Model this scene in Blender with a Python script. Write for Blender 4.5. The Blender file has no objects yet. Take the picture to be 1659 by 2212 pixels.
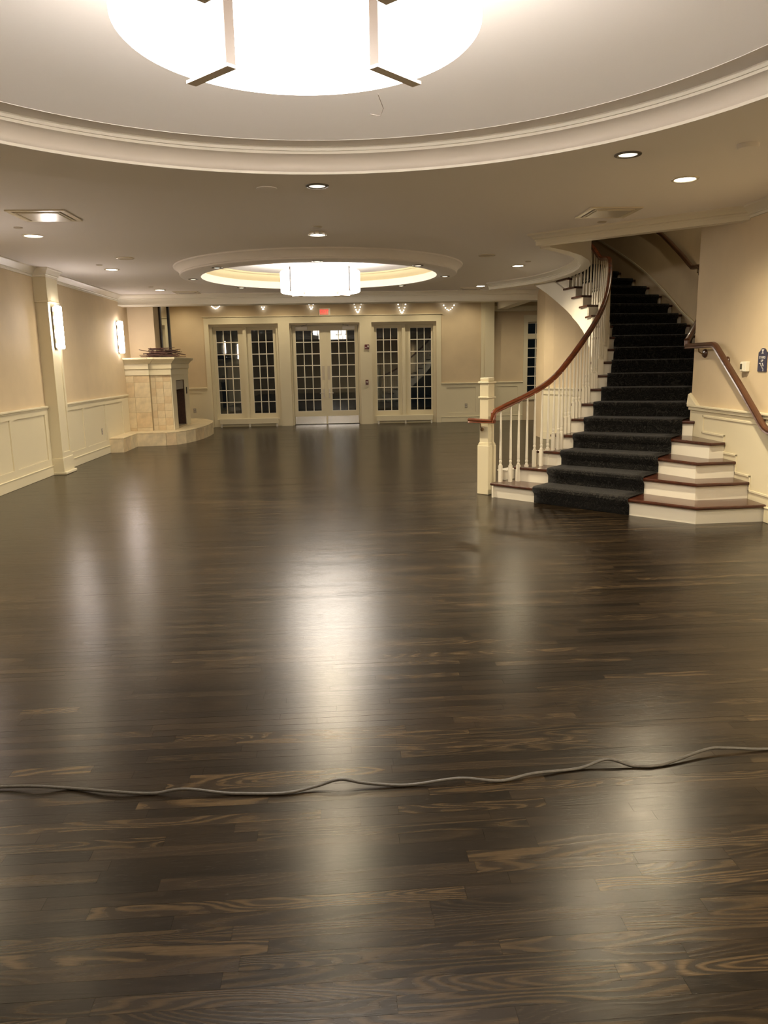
import bpy, math, random
from mathutils import Vector, Matrix
from mathutils.geometry import delaunay_2d_cdt
pi=math.pi; sin=math.sin; cos=math.cos
random.seed(7)
scn=bpy.context.scene
COL=scn.collection
# ------------------------------------------------------------------ camera
EYE=1.6
cam=bpy.data.cameras.new('camera'); camo=bpy.data.objects.new('camera',cam); COL.objects.link(camo)
cam.sensor_fit='VERTICAL'; cam.sensor_height=36.0; cam.lens=36.0*1642.13/2212.0
cam.clip_start=.05; cam.clip_end=200
PITCH,YAW,ROLL=math.radians(11.0356),math.radians(3.3751),math.radians(-1.0511)
F=Vector((sin(YAW)*cos(PITCH),cos(YAW)*cos(PITCH),-sin(PITCH))); R0=Vector((cos(YAW),-sin(YAW),0)); U0=R0.cross(F)
RR=R0*cos(ROLL)+U0*sin(ROLL); UU=U0*cos(ROLL)-R0*sin(ROLL)
camo.matrix_world=Matrix(((RR.x,UU.x,-F.x,0),(RR.y,UU.y,-F.y,0),(RR.z,UU.z,-F.z,EYE),(0,0,0,1)))
scn.camera=camo
# ------------------------------------------------------------------ world (night outside) and exposure
w=bpy.data.worlds.new('night'); scn.world=w; w.use_nodes=True
w.node_tree.nodes['Background'].inputs[0].default_value=(.010,.012,.013,1); w.node_tree.nodes['Background'].inputs[1].default_value=.25
vs=scn.view_settings; vs.view_transform='Standard'; vs.look='None'; vs.gamma=1; vs.use_curve_mapping=False; vs.exposure=0.42
scn.cycles.max_bounces=8; scn.cycles.diffuse_bounces=5; scn.cycles.glossy_bounces=4; scn.cycles.use_adaptive_sampling=True; scn.cycles.adaptive_threshold=.02; scn.cycles.sample_clamp_indirect=6; scn.cycles.caustics_refractive=False
# lamp strengths (the lamps themselves are built further down)
PEND_E=16.5; SCONCE_E=19.0; LENS_E=12.0; SPOT_W=95.0
WARM=(1.0,.83,.56); NEUT=(1.0,.90,.78); PINK=(1.0,.87,.80)

# ------------------------------------------------------------------ materials
def srgb(r,g,b):
    f=lambda c:(c/255/12.92) if c<=10.3 else ((c/255+.055)/1.055)**2.4
    return (f(r),f(g),f(b),1)
def mat(name,col,rough=.5,metal=0.0,spec=.5,noise=None,bump=None,emit=None,coat=0):
    m=bpy.data.materials.new(name); m.use_nodes=True; nt=m.node_tree; b=nt.nodes['Principled BSDF']
    b.inputs['Base Color'].default_value=col; b.inputs['Roughness'].default_value=rough; b.inputs['Metallic'].default_value=metal
    b.inputs['Specular IOR Level'].default_value=spec; b.inputs['Coat Weight'].default_value=coat
    if emit: b.inputs['Emission Color'].default_value=(*emit[0],1); b.inputs['Emission Strength'].default_value=emit[1]
    tc=None
    if noise or bump:
        tc=nt.nodes.new('ShaderNodeTexCoord')
    if noise:
        scale,amt=noise[0],noise[1]; st=noise[2] if len(noise)>2 else (1,1,1)
        mp=nt.nodes.new('ShaderNodeMapping'); mp.inputs['Scale'].default_value=st; nt.links.new(tc.outputs['Object'],mp.inputs[0])
        n=nt.nodes.new('ShaderNodeTexNoise'); n.inputs['Scale'].default_value=scale; n.inputs['Detail'].default_value=5; nt.links.new(mp.outputs[0],n.inputs['Vector'])
        r=nt.nodes.new('ShaderNodeMapRange'); r.inputs['From Min'].default_value=.3; r.inputs['From Max'].default_value=.7
        r.inputs['To Min'].default_value=1-amt; r.inputs['To Max'].default_value=1+amt; nt.links.new(n.outputs['Fac'],r.inputs['Value'])
        mx=nt.nodes.new('ShaderNodeMix'); mx.data_type='RGBA'; mx.blend_type='MULTIPLY'; mx.inputs['Factor'].default_value=1
        mx.inputs['A'].default_value=col; nt.links.new(r.outputs[0],mx.inputs['B']); nt.links.new(mx.outputs['Result'],b.inputs['Base Color'])
    if bump:
        n=nt.nodes.new('ShaderNodeTexNoise'); n.inputs['Scale'].default_value=bump[0]; n.inputs['Detail'].default_value=3; nt.links.new(tc.outputs['Object'],n.inputs['Vector'])
        bp=nt.nodes.new('ShaderNodeBump'); bp.inputs['Strength'].default_value=bump[1]; bp.inputs['Distance'].default_value=.01
        nt.links.new(n.outputs['Fac'],bp.inputs['Height']); nt.links.new(bp.outputs[0],b.inputs['Normal'])
    return m
def emat(name,col,strength):
    m=bpy.data.materials.new(name); m.use_nodes=True; nt=m.node_tree
    for n in list(nt.nodes):
        if n.type!='OUTPUT_MATERIAL': nt.nodes.remove(n)
    e=nt.nodes.new('ShaderNodeEmission'); e.inputs[0].default_value=(*col,1); e.inputs[1].default_value=strength
    nt.links.new(e.outputs[0],nt.nodes['Material Output'].inputs[0]); return m
def fabric_wall(name,col):      # woven wallcovering: fine vertical and horizontal threads
    m=mat(name,col,.62,spec=.3,noise=(2.2,.05)); nt=m.node_tree; b=nt.nodes['Principled BSDF']
    tc=nt.nodes.new('ShaderNodeTexCoord'); hs=[]
    for st in ((60,60,600),(500,500,40)):
        mp=nt.nodes.new('ShaderNodeMapping'); mp.inputs['Scale'].default_value=st; nt.links.new(tc.outputs['Object'],mp.inputs[0])
        n=nt.nodes.new('ShaderNodeTexNoise'); n.inputs['Scale'].default_value=1; nt.links.new(mp.outputs[0],n.inputs['Vector']); hs.append(n)
    a=nt.nodes.new('ShaderNodeMath'); a.operation='ADD'; nt.links.new(hs[0].outputs['Fac'],a.inputs[0]); nt.links.new(hs[1].outputs['Fac'],a.inputs[1])
    bp=nt.nodes.new('ShaderNodeBump'); bp.inputs['Strength'].default_value=.10; bp.inputs['Distance'].default_value=.002
    nt.links.new(a.outputs[0],bp.inputs['Height']); nt.links.new(bp.outputs[0],b.inputs['Normal']); return m
def wood_floor():
    m=bpy.data.materials.new('stained_oak_strip'); m.use_nodes=True; nt=m.node_tree; b=nt.nodes['Principled BSDF']; L=nt.links.new
    uv=nt.nodes.new('ShaderNodeUVMap'); uv.uv_map='grain'
    at=nt.nodes.new('ShaderNodeAttribute'); at.attribute_name='tone'
    sep=nt.nodes.new('ShaderNodeSeparateColor'); L(at.outputs['Color'],sep.inputs[0])
    def noise(sx,sy,detail,dist=0,rough=.5):
        mp=nt.nodes.new('ShaderNodeMapping'); mp.inputs['Scale'].default_value=(sx,sy,1); L(uv.outputs[0],mp.inputs[0])
        n=nt.nodes.new('ShaderNodeTexNoise'); n.inputs['Scale'].default_value=1; n.inputs['Detail'].default_value=detail; n.inputs['Distortion'].default_value=dist; n.inputs['Roughness'].default_value=rough
        L(mp.outputs[0],n.inputs['Vector']); return n.outputs['Fac']
    def mth(op,a,b_=None,c=None):
        n=nt.nodes.new('ShaderNodeMath'); n.operation=op
        for i,x in enumerate((a,b_,c)):
            if x is None: continue
            if isinstance(x,(int,float)): n.inputs[i].default_value=x
            else: L(x,n.inputs[i])
        return n.outputs[0]
    # cathedral figure: contour lines of a soft stretched field
    fld=mth('ADD',noise(1.15,9.0,1.0,.25),mth('MULTIPLY',noise(9,60,2.0),.035))
    freq=mth('MULTIPLY_ADD',sep.outputs[1],95.0,50.0)
    ring=mth('SINE',mth('MULTIPLY',fld,freq))
    ring=mth('MULTIPLY_ADD',ring,.5,.5); ring=mth('POWER',ring,1.6)
    fine=noise(7,330,3,0,.65); pores=noise(18,700,2,0,.7)
    fig=mth('MULTIPLY',ring,mth('MULTIPLY_ADD',fine,1.1,.3))
    fig=mth('MULTIPLY',fig,sep.outputs[2])
    tone=mth('MULTIPLY_ADD',sep.outputs[0],1.0,.5)
    tone=mth('MULTIPLY',tone,mth('MULTIPLY_ADD',fine,.55,.72))
    c1=nt.nodes.new('ShaderNodeMix'); c1.data_type='RGBA'; c1.inputs['A'].default_value=(.0115,.0078,.0048,1); c1.inputs['B'].default_value=(.058,.038,.019,1); L(fig,c1.inputs['Factor'])
    c2=nt.nodes.new('ShaderNodeMix'); c2.data_type='RGBA'; c2.blend_type='MULTIPLY'; c2.inputs['Factor'].default_value=1; L(c1.outputs['Result'],c2.inputs['A'])
    cc=nt.nodes.new('ShaderNodeCombineColor'); 
    for i in range(3): L(tone,cc.inputs[i])
    L(cc.outputs[0],c2.inputs['B']); L(c2.outputs['Result'],b.inputs['Base Color'])
    rg=mth('MULTIPLY_ADD',pores,.16,.165); L(rg,b.inputs['Roughness']); b.inputs['Specular IOR Level'].default_value=.31
    h=mth('ADD',mth('MULTIPLY',fine,.6),mth('MULTIPLY',pores,.5))
    h=mth('ADD',h,mth('MULTIPLY',ring,.35))
    bp=nt.nodes.new('ShaderNodeBump'); bp.inputs['Strength'].default_value=.38; bp.inputs['Distance'].default_value=.0006
    L(h,bp.inputs['Height']); L(bp.outputs[0],b.inputs['Normal']); return m
def carpet_mat():
    m=bpy.data.materials.new('leaf_pattern_carpet'); m.use_nodes=True; nt=m.node_tree; b=nt.nodes['Principled BSDF']; L=nt.links.new
    uv=nt.nodes.new('ShaderNodeUVMap'); uv.uv_map='grain'
    n=nt.nodes.new('ShaderNodeTexNoise'); n.inputs['Scale'].default_value=9; n.inputs['Detail'].default_value=1; n.inputs['Distortion'].default_value=1.6; L(uv.outputs[0],n.inputs['Vector'])
    s=nt.nodes.new('ShaderNodeMath'); s.operation='MULTIPLY'; s.inputs[1].default_value=42; L(n.outputs['Fac'],s.inputs[0])
    s2=nt.nodes.new('ShaderNodeMath'); s2.operation='SINE'; L(s.outputs[0],s2.inputs[0])
    r=nt.nodes.new('ShaderNodeValToRGB'); r.color_ramp.elements[0].position=.35; r.color_ramp.elements[0].color=(.0045,.0042,.0041,1); r.color_ramp.elements[1].position=.75; r.color_ramp.elements[1].color=(.025,.0235,.021,1)
    L(s2.outputs[0],r.inputs[0]); L(r.outputs[0],b.inputs['Base Color']); b.inputs['Roughness'].default_value=.95; b.inputs['Specular IOR Level'].default_value=.15
    b.inputs['Sheen Weight'].default_value=.08; b.inputs['Sheen Roughness'].default_value=.5
    f=nt.nodes.new('ShaderNodeTexNoise'); f.inputs['Scale'].default_value=220; L(uv.outputs[0],f.inputs['Vector'])
    bp=nt.nodes.new('ShaderNodeBump'); bp.inputs['Strength'].default_value=.6; bp.inputs['Distance'].default_value=.004; L(f.outputs['Fac'],bp.inputs['Height']); L(bp.outputs[0],b.inputs['Normal']); return m
def glass_mat():
    m=bpy.data.materials.new('night_glass'); m.use_nodes=True; nt=m.node_tree; L=nt.links.new
    for n in list(nt.nodes):
        if n.type!='OUTPUT_MATERIAL': nt.nodes.remove(n)
    t=nt.nodes.new('ShaderNodeBsdfTransparent'); t.inputs[0].default_value=(.93,.96,.94,1)
    g=nt.nodes.new('ShaderNodeBsdfGlossy'); g.inputs['Roughness'].default_value=.012
    fr=nt.nodes.new('ShaderNodeFresnel'); fr.inputs[0].default_value=1.62
    mx=nt.nodes.new('ShaderNodeMixShader'); L(fr.outputs[0],mx.inputs[0]); L(t.outputs[0],mx.inputs[1]); L(g.outputs[0],mx.inputs[2]); L(mx.outputs[0],nt.nodes['Material Output'].inputs[0]); return m
M=dict(
 ceil=mat('ceiling_paint',(.88,.85,.84,1),.8,spec=.2),
 wall=fabric_wall('wallcovering_beige',(.63,.515,.345,1)),
 trim=mat('trim_paint',(.72,.655,.475,1),.42,spec=.4),
 white=mat('white_paint',(.80,.76,.66,1),.38,spec=.4),
 cove=mat('cove_lamplight_yellow',(.72,.62,.38,1),.6),
 floor=wood_floor(), sub=mat('subfloor',(.012,.009,.006,1),.9),
 cherry=mat('cherry_stain',(.15,.038,.013,1),.22,spec=.5,noise=(3,.35,(1,1,6)),coat=.3),
 walnut=mat('brown_stain',(.085,.036,.018,1),.28,spec=.5,noise=(4,.3),coat=.2),
 tread=mat('mahogany_tread',(.060,.018,.0095,1),.25,noise=(5,.3,(1,6,1)),coat=.25),
 carpet=carpet_mat(), glass=glass_mat(),
 steel=mat('brushed_steel',(.74,.73,.70,1),.2,1.0,bump=(300,.05)),
 nickel=mat('satin_nickel',(.50,.46,.40,1),.30,1.0), bronze=mat('dark_bronze',(.26,.17,.09,1),.3,.9),
 black=mat('black_metal',(.01,.009,.008,1),.45), dark=mat('firebox_black',(.012,.010,.009,1),.8),
 ember=mat('firebox_brick',(.060,.030,.018,1),.85,noise=(20,.3)),
 stone=mat('travertine_tile',(.69,.58,.38,1),.45,noise=(7,.16),bump=(30,.04)),
 stone2=mat('travertine_warm',(.645,.51,.315,1),.45,noise=(6,.20),bump=(30,.04)),
 grout=mat('grout',(.40,.32,.20,1),.9),
 frame=mat('espresso_frame',(.014,.007,.005,1),.3), mirror=mat('mirror_glass',(.86,.88,.84,1),.01,1.0),
 twig=mat('twig_bark',(.055,.026,.019,1),.7,noise=(40,.4)), twig2=mat('twig_bark_red',(.08,.033,.024,1),.65,noise=(40,.3)),
 cord=mat('cable_jacket',(.062,.056,.050,1),.5,noise=(80,.25)),
 red=mat('alarm_red',(.10,.012,.012,1),.35), strobe=mat('strobe_lens',(.8,.75,.7,1),.2),
 plastic=mat('white_plastic',(.80,.78,.66,1),.4), lcd=mat('lcd',(.06,.055,.035,1),.25), grey=mat('grey_plastic',(.33,.30,.25,1),.5),
 navy=mat('navy_sign',(.030,.030,.065,1),.35), letter=mat('sign_letter',(.66,.64,.62,1),.5),
 plate=mat('cream_push_plate',(.46,.40,.30,1),.35,.3), sprink=mat('sprinkler_cap',(.52,.46,.38,1),.6), slot=mat('vent_shadow',(.035,.028,.022,1),.9), vent=mat('vent_enamel',(.74,.68,.56,1),.25),
 pend=emat('pendant_acrylic',NEUT,PEND_E), sconce=emat('sconce_acrylic',PINK,SCONCE_E), lens=emat('lamp_lens',(1,.9,.72),LENS_E), lens2=emat('halogen_lens',(1,.86,.62),1.6),
 bulb=emat('fairy_bulb',(1,.95,.88),5.0), exitred=emat('exit_letter',(1,.055,.05),1.5), exitface=mat('exit_face',(.62,.33,.24,1),.4,emit=((1,.12,.09),.28)),
 brkt=mat('bracket_enamel',(.085,.066,.055,1),.4), hub=mat('pendant_inner_plate',(.115,.108,.098,1),.7), foot=mat('bracket_foot_lit',(.84,.76,.70,1),.4), ventp=mat('vent_plate',(.62,.58,.50,1),.22,spec=.8), ring=mat('ring_moulding_paint',(.74,.70,.62,1),.45), coveshade=mat('cove_shade_grey',(.56,.51,.45,1),.5), trimdark=mat('dark_lamp_trim',(.10,.085,.065,1),.4), night=mat('terrace_stone',(.03,.03,.03,1),.9))

# ------------------------------------------------------------------ geometry helpers
class G:
    def __init__(s): s.v=[]; s.f=[]; s.uv=None
    def add(s,v,f):
        o=len(s.v); s.v+=[tuple(a) for a in v]; s.f+=[tuple(i+o for i in q) for q in f]; return s
    def box(s,x0,x1,y0,y1,z0,z1):
        return s.add([(x0,y0,z0),(x1,y0,z0),(x1,y1,z0),(x0,y1,z0),(x0,y0,z1),(x1,y0,z1),(x1,y1,z1),(x0,y1,z1)],[(3,2,1,0),(4,5,6,7),(0,1,5,4),(1,2,6,5),(2,3,7,6),(3,0,4,7)])
    def obox(s,c,d,l,wd,z0,z1):       # box centred at c (x,y), long axis along unit d, length l, width wd
        n=(-d[1],d[0]); P=[(c[0]+d[0]*a*l/2+n[0]*b*wd/2,c[1]+d[1]*a*l/2+n[1]*b*wd/2) for a,b in ((-1,-1),(1,-1),(1,1),(-1,1))]
        return s.prism(P,z0,z1)
    def prism(s,p,z0,z1):
        n=len(p); a=sum(p[i][0]*p[(i+1)%n][1]-p[(i+1)%n][0]*p[i][1] for i in range(n))
        if a<0: p=p[::-1]
        return s.add([(x,y,z0) for x,y in p]+[(x,y,z1) for x,y in p],[tuple(range(n))[::-1],tuple(range(n,2*n))]+[(i,(i+1)%n,(i+1)%n+n,i+n) for i in range(n)])
    def lathe(s,c,prof,n=48,a0=0,a1=2*pi,closed_prof=False,ang=0):   # prof: (r,z) list
        full=abs(a1-a0-2*pi)<1e-6; m=n if full else n+1; k=len(prof); v=[]
        for i in range(m):
            a=a0+(a1-a0)*i/n+ang; v+=[(c[0]+r*cos(a),c[1]+r*sin(a),z) for r,z in prof]
        f=[]
        for i in range(n):
            i2=(i+1)%m
            for j in range(k if closed_prof else k-1):
                j2=(j+1)%k; f.append((i*k+j,i2*k+j,i2*k+j2,i*k+j2))
        return s.add(v,f)
    def sweep(s,path,prof,side=1,closed=False,cap=True,zs=None):  # horizontal path, profile (offset to the left*side, z)
        n=len(path); k=len(prof); v=[]
        for i in range(n):
            p=Vector(path[i][:2]); a=Vector(path[(i-1)%n][:2]) if (i>0 or closed) else None; b=Vector(path[(i+1)%n][:2]) if (i<n-1 or closed) else None
            d1=(p-a).normalized() if a is not None else None; d2=(b-p).normalized() if b is not None else None
            if d1 is None: d1=d2
            if d2 is None: d2=d1
            n1=Vector((-d1.y,d1.x)); n2=Vector((-d2.y,d2.x)); nn=(n1+n2).normalized(); nn=nn/max(.35,nn.dot(n1))
            dz=zs[i] if zs else 0
            v+=[(p.x+nn.x*o*side,p.y+nn.y*o*side,z+dz) for o,z in prof]
        f=[]
        for i in range(n if closed else n-1):
            i2=(i+1)%n
            for j in range(k):
                q=(i*k+j,i2*k+j,i2*k+(j+1)%k,i*k+(j+1)%k); f.append(q if side>0 else q[::-1])
        if cap and not closed: f+=[tuple(range(k)),tuple(range((n-1)*k,n*k))[::-1]]
        return s.add(v,f)
    def rail(s,path,prof):      # 3-D path, profile (side,up)
        n=len(path); P=[Vector(p) for p in path]; k=len(prof); v=[]
        for i in range(n):
            d=((P[i]-P[i-1]).normalized() if i>0 else Vector((0,0,0)))+((P[i+1]-P[i]).normalized() if i<n-1 else Vector((0,0,0))); d.normalize()
            h=Vector((d.x,d.y,0))
            if h.length<.25 and i>0: h=s._h
            h=h.normalized(); s._h=h; sd=Vector((h.y,-h.x,0)); up=sd.cross(d).normalized()
            if up.z<0 and abs(d.z)<.9: up=-up
            v+=[tuple(P[i]+sd*a+up*b) for a,b in prof]
        f=[(i*k+j,(i+1)*k+j,(i+1)*k+(j+1)%k,i*k+(j+1)%k) for i in range(n-1) for j in range(k)]
        f+=[tuple(range(k))[::-1],tuple(range((n-1)*k,n*k))]
        return s.add(v,f)
    def tube(s,path,r,n=8,cap=True):
        P=[Vector(p) for p in path]; m=len(P); v=[]; ref=Vector((.13,.21,.97)).normalized()
        for i in range(m):
            d=(P[min(i+1,m-1)]-P[max(i-1,0)]).normalized()
            a=d.cross(ref); 
            if a.length<.1: a=d.cross(Vector((1,0,0)))
            a.normalize(); b=d.cross(a); rr=r[i] if isinstance(r,(list,tuple)) else r
            v+=[tuple(P[i]+a*(rr*cos(2*pi*j/n))+b*(rr*sin(2*pi*j/n))) for j in range(n)]
        f=[(i*n+j,i*n+(j+1)%n,(i+1)*n+(j+1)%n,(i+1)*n+j) for i in range(m-1) for j in range(n)]
        if cap: f+=[tuple(range(n))[::-1],tuple(range((m-1)*n,m*n))]
        return s.add(v,f)
    def disc(s,c,r,z,n=24,up=False):
        v=[(c[0]+r*cos(2*pi*i/n),c[1]+r*sin(2*pi*i/n),z) for i in range(n)]
        return s.add(v,[tuple(range(n)) if up else tuple(range(n))[::-1]])
    def ball(s,c,r,n=8,m=5):
        v=[(c[0],c[1],c[2]-r)]
        for i in range(1,m):
            t=pi*i/m; v+=[(c[0]+r*sin(t)*cos(2*pi*j/n),c[1]+r*sin(t)*sin(2*pi*j/n),c[2]-r*cos(t)) for j in range(n)]
        v.append((c[0],c[1],c[2]+r)); f=[(0,1+(j+1)%n,1+j) for j in range(n)]
        for i in range(m-2): f+=[(1+i*n+j,1+i*n+(j+1)%n,1+(i+1)*n+(j+1)%n,1+(i+1)*n+j) for j in range(n)]
        o=1+(m-2)*n; f+=[(o+j,o+(j+1)%n,len(v)-1) for j in range(n)]
        return s.add(v,f)
    def xform(s,fn): s.v=[tuple(fn(Vector(p))) for p in s.v]; return s
WL={}
def props(o,label=None,cat=None,group=None,kind=None):
    if label: o['label']=label
    if cat: o['category']=cat
    if group: o['group']=group
    if kind: o['kind']=kind
    return o
def ploc(p): return WL[p.name] if p is not None else Vector((0,0,0))
def O(name,g,m,parent=None,label=None,cat=None,group=None,kind=None,smooth=False,bevel=0,seg=2,origin=None):
    xs=[p[0] for p in g.v]; ys=[p[1] for p in g.v]; zs=[p[2] for p in g.v]
    L=Vector(origin) if origin else Vector(((min(xs)+max(xs))/2,(min(ys)+max(ys))/2,min(zs)))
    me=bpy.data.meshes.new(name); me.from_pydata([(p[0]-L.x,p[1]-L.y,p[2]-L.z) for p in g.v],[],g.f); me.materials.append(m)
    if g.uv:
        ul=me.uv_layers.new(name='grain'); 
        for lp in me.loops: ul.data[lp.index].uv=g.uv[lp.vertex_index]
    if smooth:
        me.polygons.foreach_set('use_smooth',[True]*len(me.polygons)); me.set_sharp_from_angle(angle=.6)
    me.update()
    o=bpy.data.objects.new(name,me); COL.objects.link(o); WL[o.name]=L
    if parent is not None: o.parent=parent; o.location=L-ploc(parent)
    else: o.location=L
    if bevel:
        b=o.modifiers.new('bevel','BEVEL'); b.width=bevel; b.segments=seg; b.limit_method='ANGLE'; b.angle_limit=.6
    return props(o,label,cat,group,kind)
def inst(src,name,loc,parent=None,rotz=0,**kw):   # another object sharing src's mesh, at world loc
    o=src.copy(); o.name=name
    for k in list(o.keys()): del o[k]
    COL.objects.link(o); L=Vector(loc); WL[o.name]=L; o.rotation_euler=(0,0,rotz)
    o.parent=parent; o.location=L-ploc(parent) if parent is not None else L
    return props(o,**kw)
def EM(name,loc,label=None,cat=None,group=None,kind=None):
    o=bpy.data.objects.new(name,None); o.empty_display_size=.1; COL.objects.link(o); o.location=loc; WL[o.name]=Vector(loc)
    return props(o,label,cat,group,kind)
def lamp(kind,name,loc,energy,col,parent,size=.05,spot=None,blend=.6,rot=(0,0,0)):
    l=bpy.data.lights.new(name,kind); l.energy=energy; l.color=col
    if kind=='SPOT': l.spot_size=spot; l.spot_blend=blend; l.shadow_soft_size=size
    elif kind=='POINT': l.shadow_soft_size=size
    o=bpy.data.objects.new(name,l); COL.objects.link(o); o.parent=parent; o.location=Vector(loc)-ploc(parent); o.rotation_euler=rot; WL[o.name]=Vector(loc); return o
def circ(c,r,n,a0=0): return [(c[0]+r*cos(a0+2*pi*i/n),c[1]+r*sin(a0+2*pi*i/n)) for i in range(n)]
def flat_with_holes(outer,holes,z,down=True):
    pts=[Vector(p) for p in outer]; edges=[(i,(i+1)%len(outer)) for i in range(len(outer))]
    for h in holes:
        o=len(pts); pts+=[Vector(p) for p in h]; edges+=[(o+i,o+(i+1)%len(h)) for i in range(len(h))]
    vs,_,fs,_,_,_=delaunay_2d_cdt(pts,edges,[],0,1e-5)
    def inside(p,poly):
        r=False; n=len(poly)
        for i in range(n):
            a,b=poly[i],poly[(i+1)%n]
            if (a[1]>p.y)!=(b[1]>p.y) and p.x<(b[0]-a[0])*(p.y-a[1])/(b[1]-a[1])+a[0]: r=not r
        return r
    g=G(); ff=[]
    for f in fs:
        c=sum((vs[i] for i in f),Vector((0,0)))/len(f)
        if inside(c,outer) and not any(inside(c,h) for h in holes): ff.append(tuple(f)[::-1] if down else tuple(f))
    g.add([(p.x,p.y,z) for p in vs],ff); return g

# ------------------------------------------------------------------ room dimensions
H=3.08                      # ceiling
XL,XR=-4.43,4.19            # side walls
YB=20.75; YBM=16.45         # garden-door wall, dropped beam
NC,FC=(-.1,3.23),(-.2,12.42) # centres of the two ceiling rings
ST=[(2.2177,8.4671,-.8403),(2.4430,8.7004,-.7992),(2.6654,8.9342,-.7403),(2.8825,9.1716,-.6668),(3.0921,9.4151,-.5818),(3.2918,9.6668,-.4883),(3.4791,9.9286,-.3893),(3.6517,10.2019,-.2881),(3.8072,10.4878,-.1876),(3.9429,10.7872,-.0910),(4.0564,11.1002,-.0013),(4.1450,11.4271,.0785),(4.2062,11.7673,.1451),(4.2373,12.1203,.1955),(4.2357,12.4850,.2267),(4.1986,12.8598,.26),(4.1400,13.2450,.31),(4.08,13.66,.37),(4.00,14.05,.44),(3.87,14.42,.51),(3.69,14.77,.58),(3.47,15.09,.65),(3.20,15.38,.72)]
RS=.175; CW=1.165; NST=21
def stair(k):               # carpet-left point and outward direction of nosing line k (fractional k allowed)
    k=max(1,min(len(ST),k)); i=min(int(k)-1,len(ST)-2); t=k-1-i
    a,b=ST[i],ST[i+1]; th=a[2]*(1-t)+b[2]*t
    return Vector((a[0]*(1-t)+b[0]*t,a[1]*(1-t)+b[1]*t)),Vector((cos(th),sin(th)))
def s_in(k):  return {1:.62,2:.47,3:.34}.get(k,.30 if k<14 else {14:.29,15:.27,16:.24}.get(k,.18))
def nose(k,t):
    c,u=stair(k); return c+u*t
OUTW=CW+.08
# ------------------------------------------------------------------ floor
FX0,FX1,FY0,FY1=-4.6,9.0,-3.0,21.1
fl=O('floor',G().box(FX0,FX1,FY0,FY1,-.15,-.014),M['sub'],kind='structure')
rnd=random.Random(11)
PW=.0571
def plank_geo(x0,x1,y0,y1,rn):
    t=rn.uniform(-1,1)*.00022; t2=rn.uniform(-1,1)*.00006; gp=.0003; g=G()
    x0+=gp;x1-=gp;y0+=gp;y1-=gp
    g.add([(x0,y0,-.014),(x1,y0,-.014),(x1,y1,-.014),(x0,y1,-.014),(x0,y0,-t-t2),(x1,y0,-t+t2),(x1,y1,t+t2),(x0,y1,t-t2)],[(4,5,6,7),(0,1,5,4),(1,2,6,5),(2,3,7,6),(3,0,4,7)])
    ou,ov=rn.uniform(0,300),rn.uniform(0,300); g.uv=[(p[0]+ou,p[1]+ov) for p in g.v]
    r=rn.random(); tone=(rn.random()**1.3, rn.random(), .2+.8*rn.random()**1.3 if r>.35 else .15)
    return g,tone
def settone(o,tones):
    a=o.data.color_attributes.new('tone','FLOAT_COLOR','POINT')
    for i,t in enumerate(tones): a.data[i].color=(*t,1)
far=G(); far.uv=[]; fart=[]
j=0; y=FY0
while y<FY1-.03:
    y1=min(y+PW,FY1); rn=random.Random(1000+j); x=FX0-rn.uniform(0,.8)
    while x<FX1:
        ln=rn.choice((.3,.45,.6,.75,.9,1.1,1.3,1.5))*rn.uniform(.85,1.15); xa=max(x,FX0); xb=min(x+ln,FX1); x+=ln
        if xb-xa<.02: continue
        if y<-1 and (xa>6 ): continue
        g,t=plank_geo(xa,xb,y,y1,rn)
        if 1.42<y<3.70 and xb>-.46*y-.12 and xa<.60*y+.03:
            o=O('floorboard',g,M['floor'],fl); settone(o,[t]*8)
        else:
            o0=len(far.v); far.v+=g.v; far.f+=[tuple(i+o0 for i in q) for q in g.f]; far.uv+=g.uv; fart+=[t]*8
    y=y1; j+=1
o=O('floorboards_beyond',far,M['floor'],fl,kind='stuff'); settone(o,fart)
O('terrace',G().box(-9,14,21.3,30,-.25,-.1),M['night'],kind='structure')

# ------------------------------------------------------------------ ceiling with the two rings
hdrA,hdrB=Vector((2.425,9.38)),Vector((4.185,7.783))     # front line of the stair header
hd=(hdrB-hdrA).normalized(); hn=Vector((-hd.y,hd.x))   # hn points away from the room (up the stair)
BULK=[(2.60,9.62),(2.90,9.92),(3.20,10.32),(3.47,10.82),(3.65,11.28),(3.77,11.75),(3.825,12.2),(3.83,12.7),(3.80,13.15),(3.70,13.68),(3.55,14.1),(3.34,14.5),(3.03,15.0)]
open_poly=[tuple(hdrA+hn*.10),tuple(hdrB+hn*.10),(6.2,8.0),(6.2,15.0)]+BULK[::-1][:-1]
outer=[(XL-.1,FY0),(9,FY0),(9,YBM+.05),(XL-.1,YBM+.05)]
O('ceiling',flat_with_holes(outer,[circ(NC,3.23,72),circ(FC,2.21,64),open_poly],H),M['ceil'],kind='structure')
def ring(name,c,prof,n): return O(name,G().lathe(c,prof,n),M['ceil'],smooth=True,kind='structure')
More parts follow.
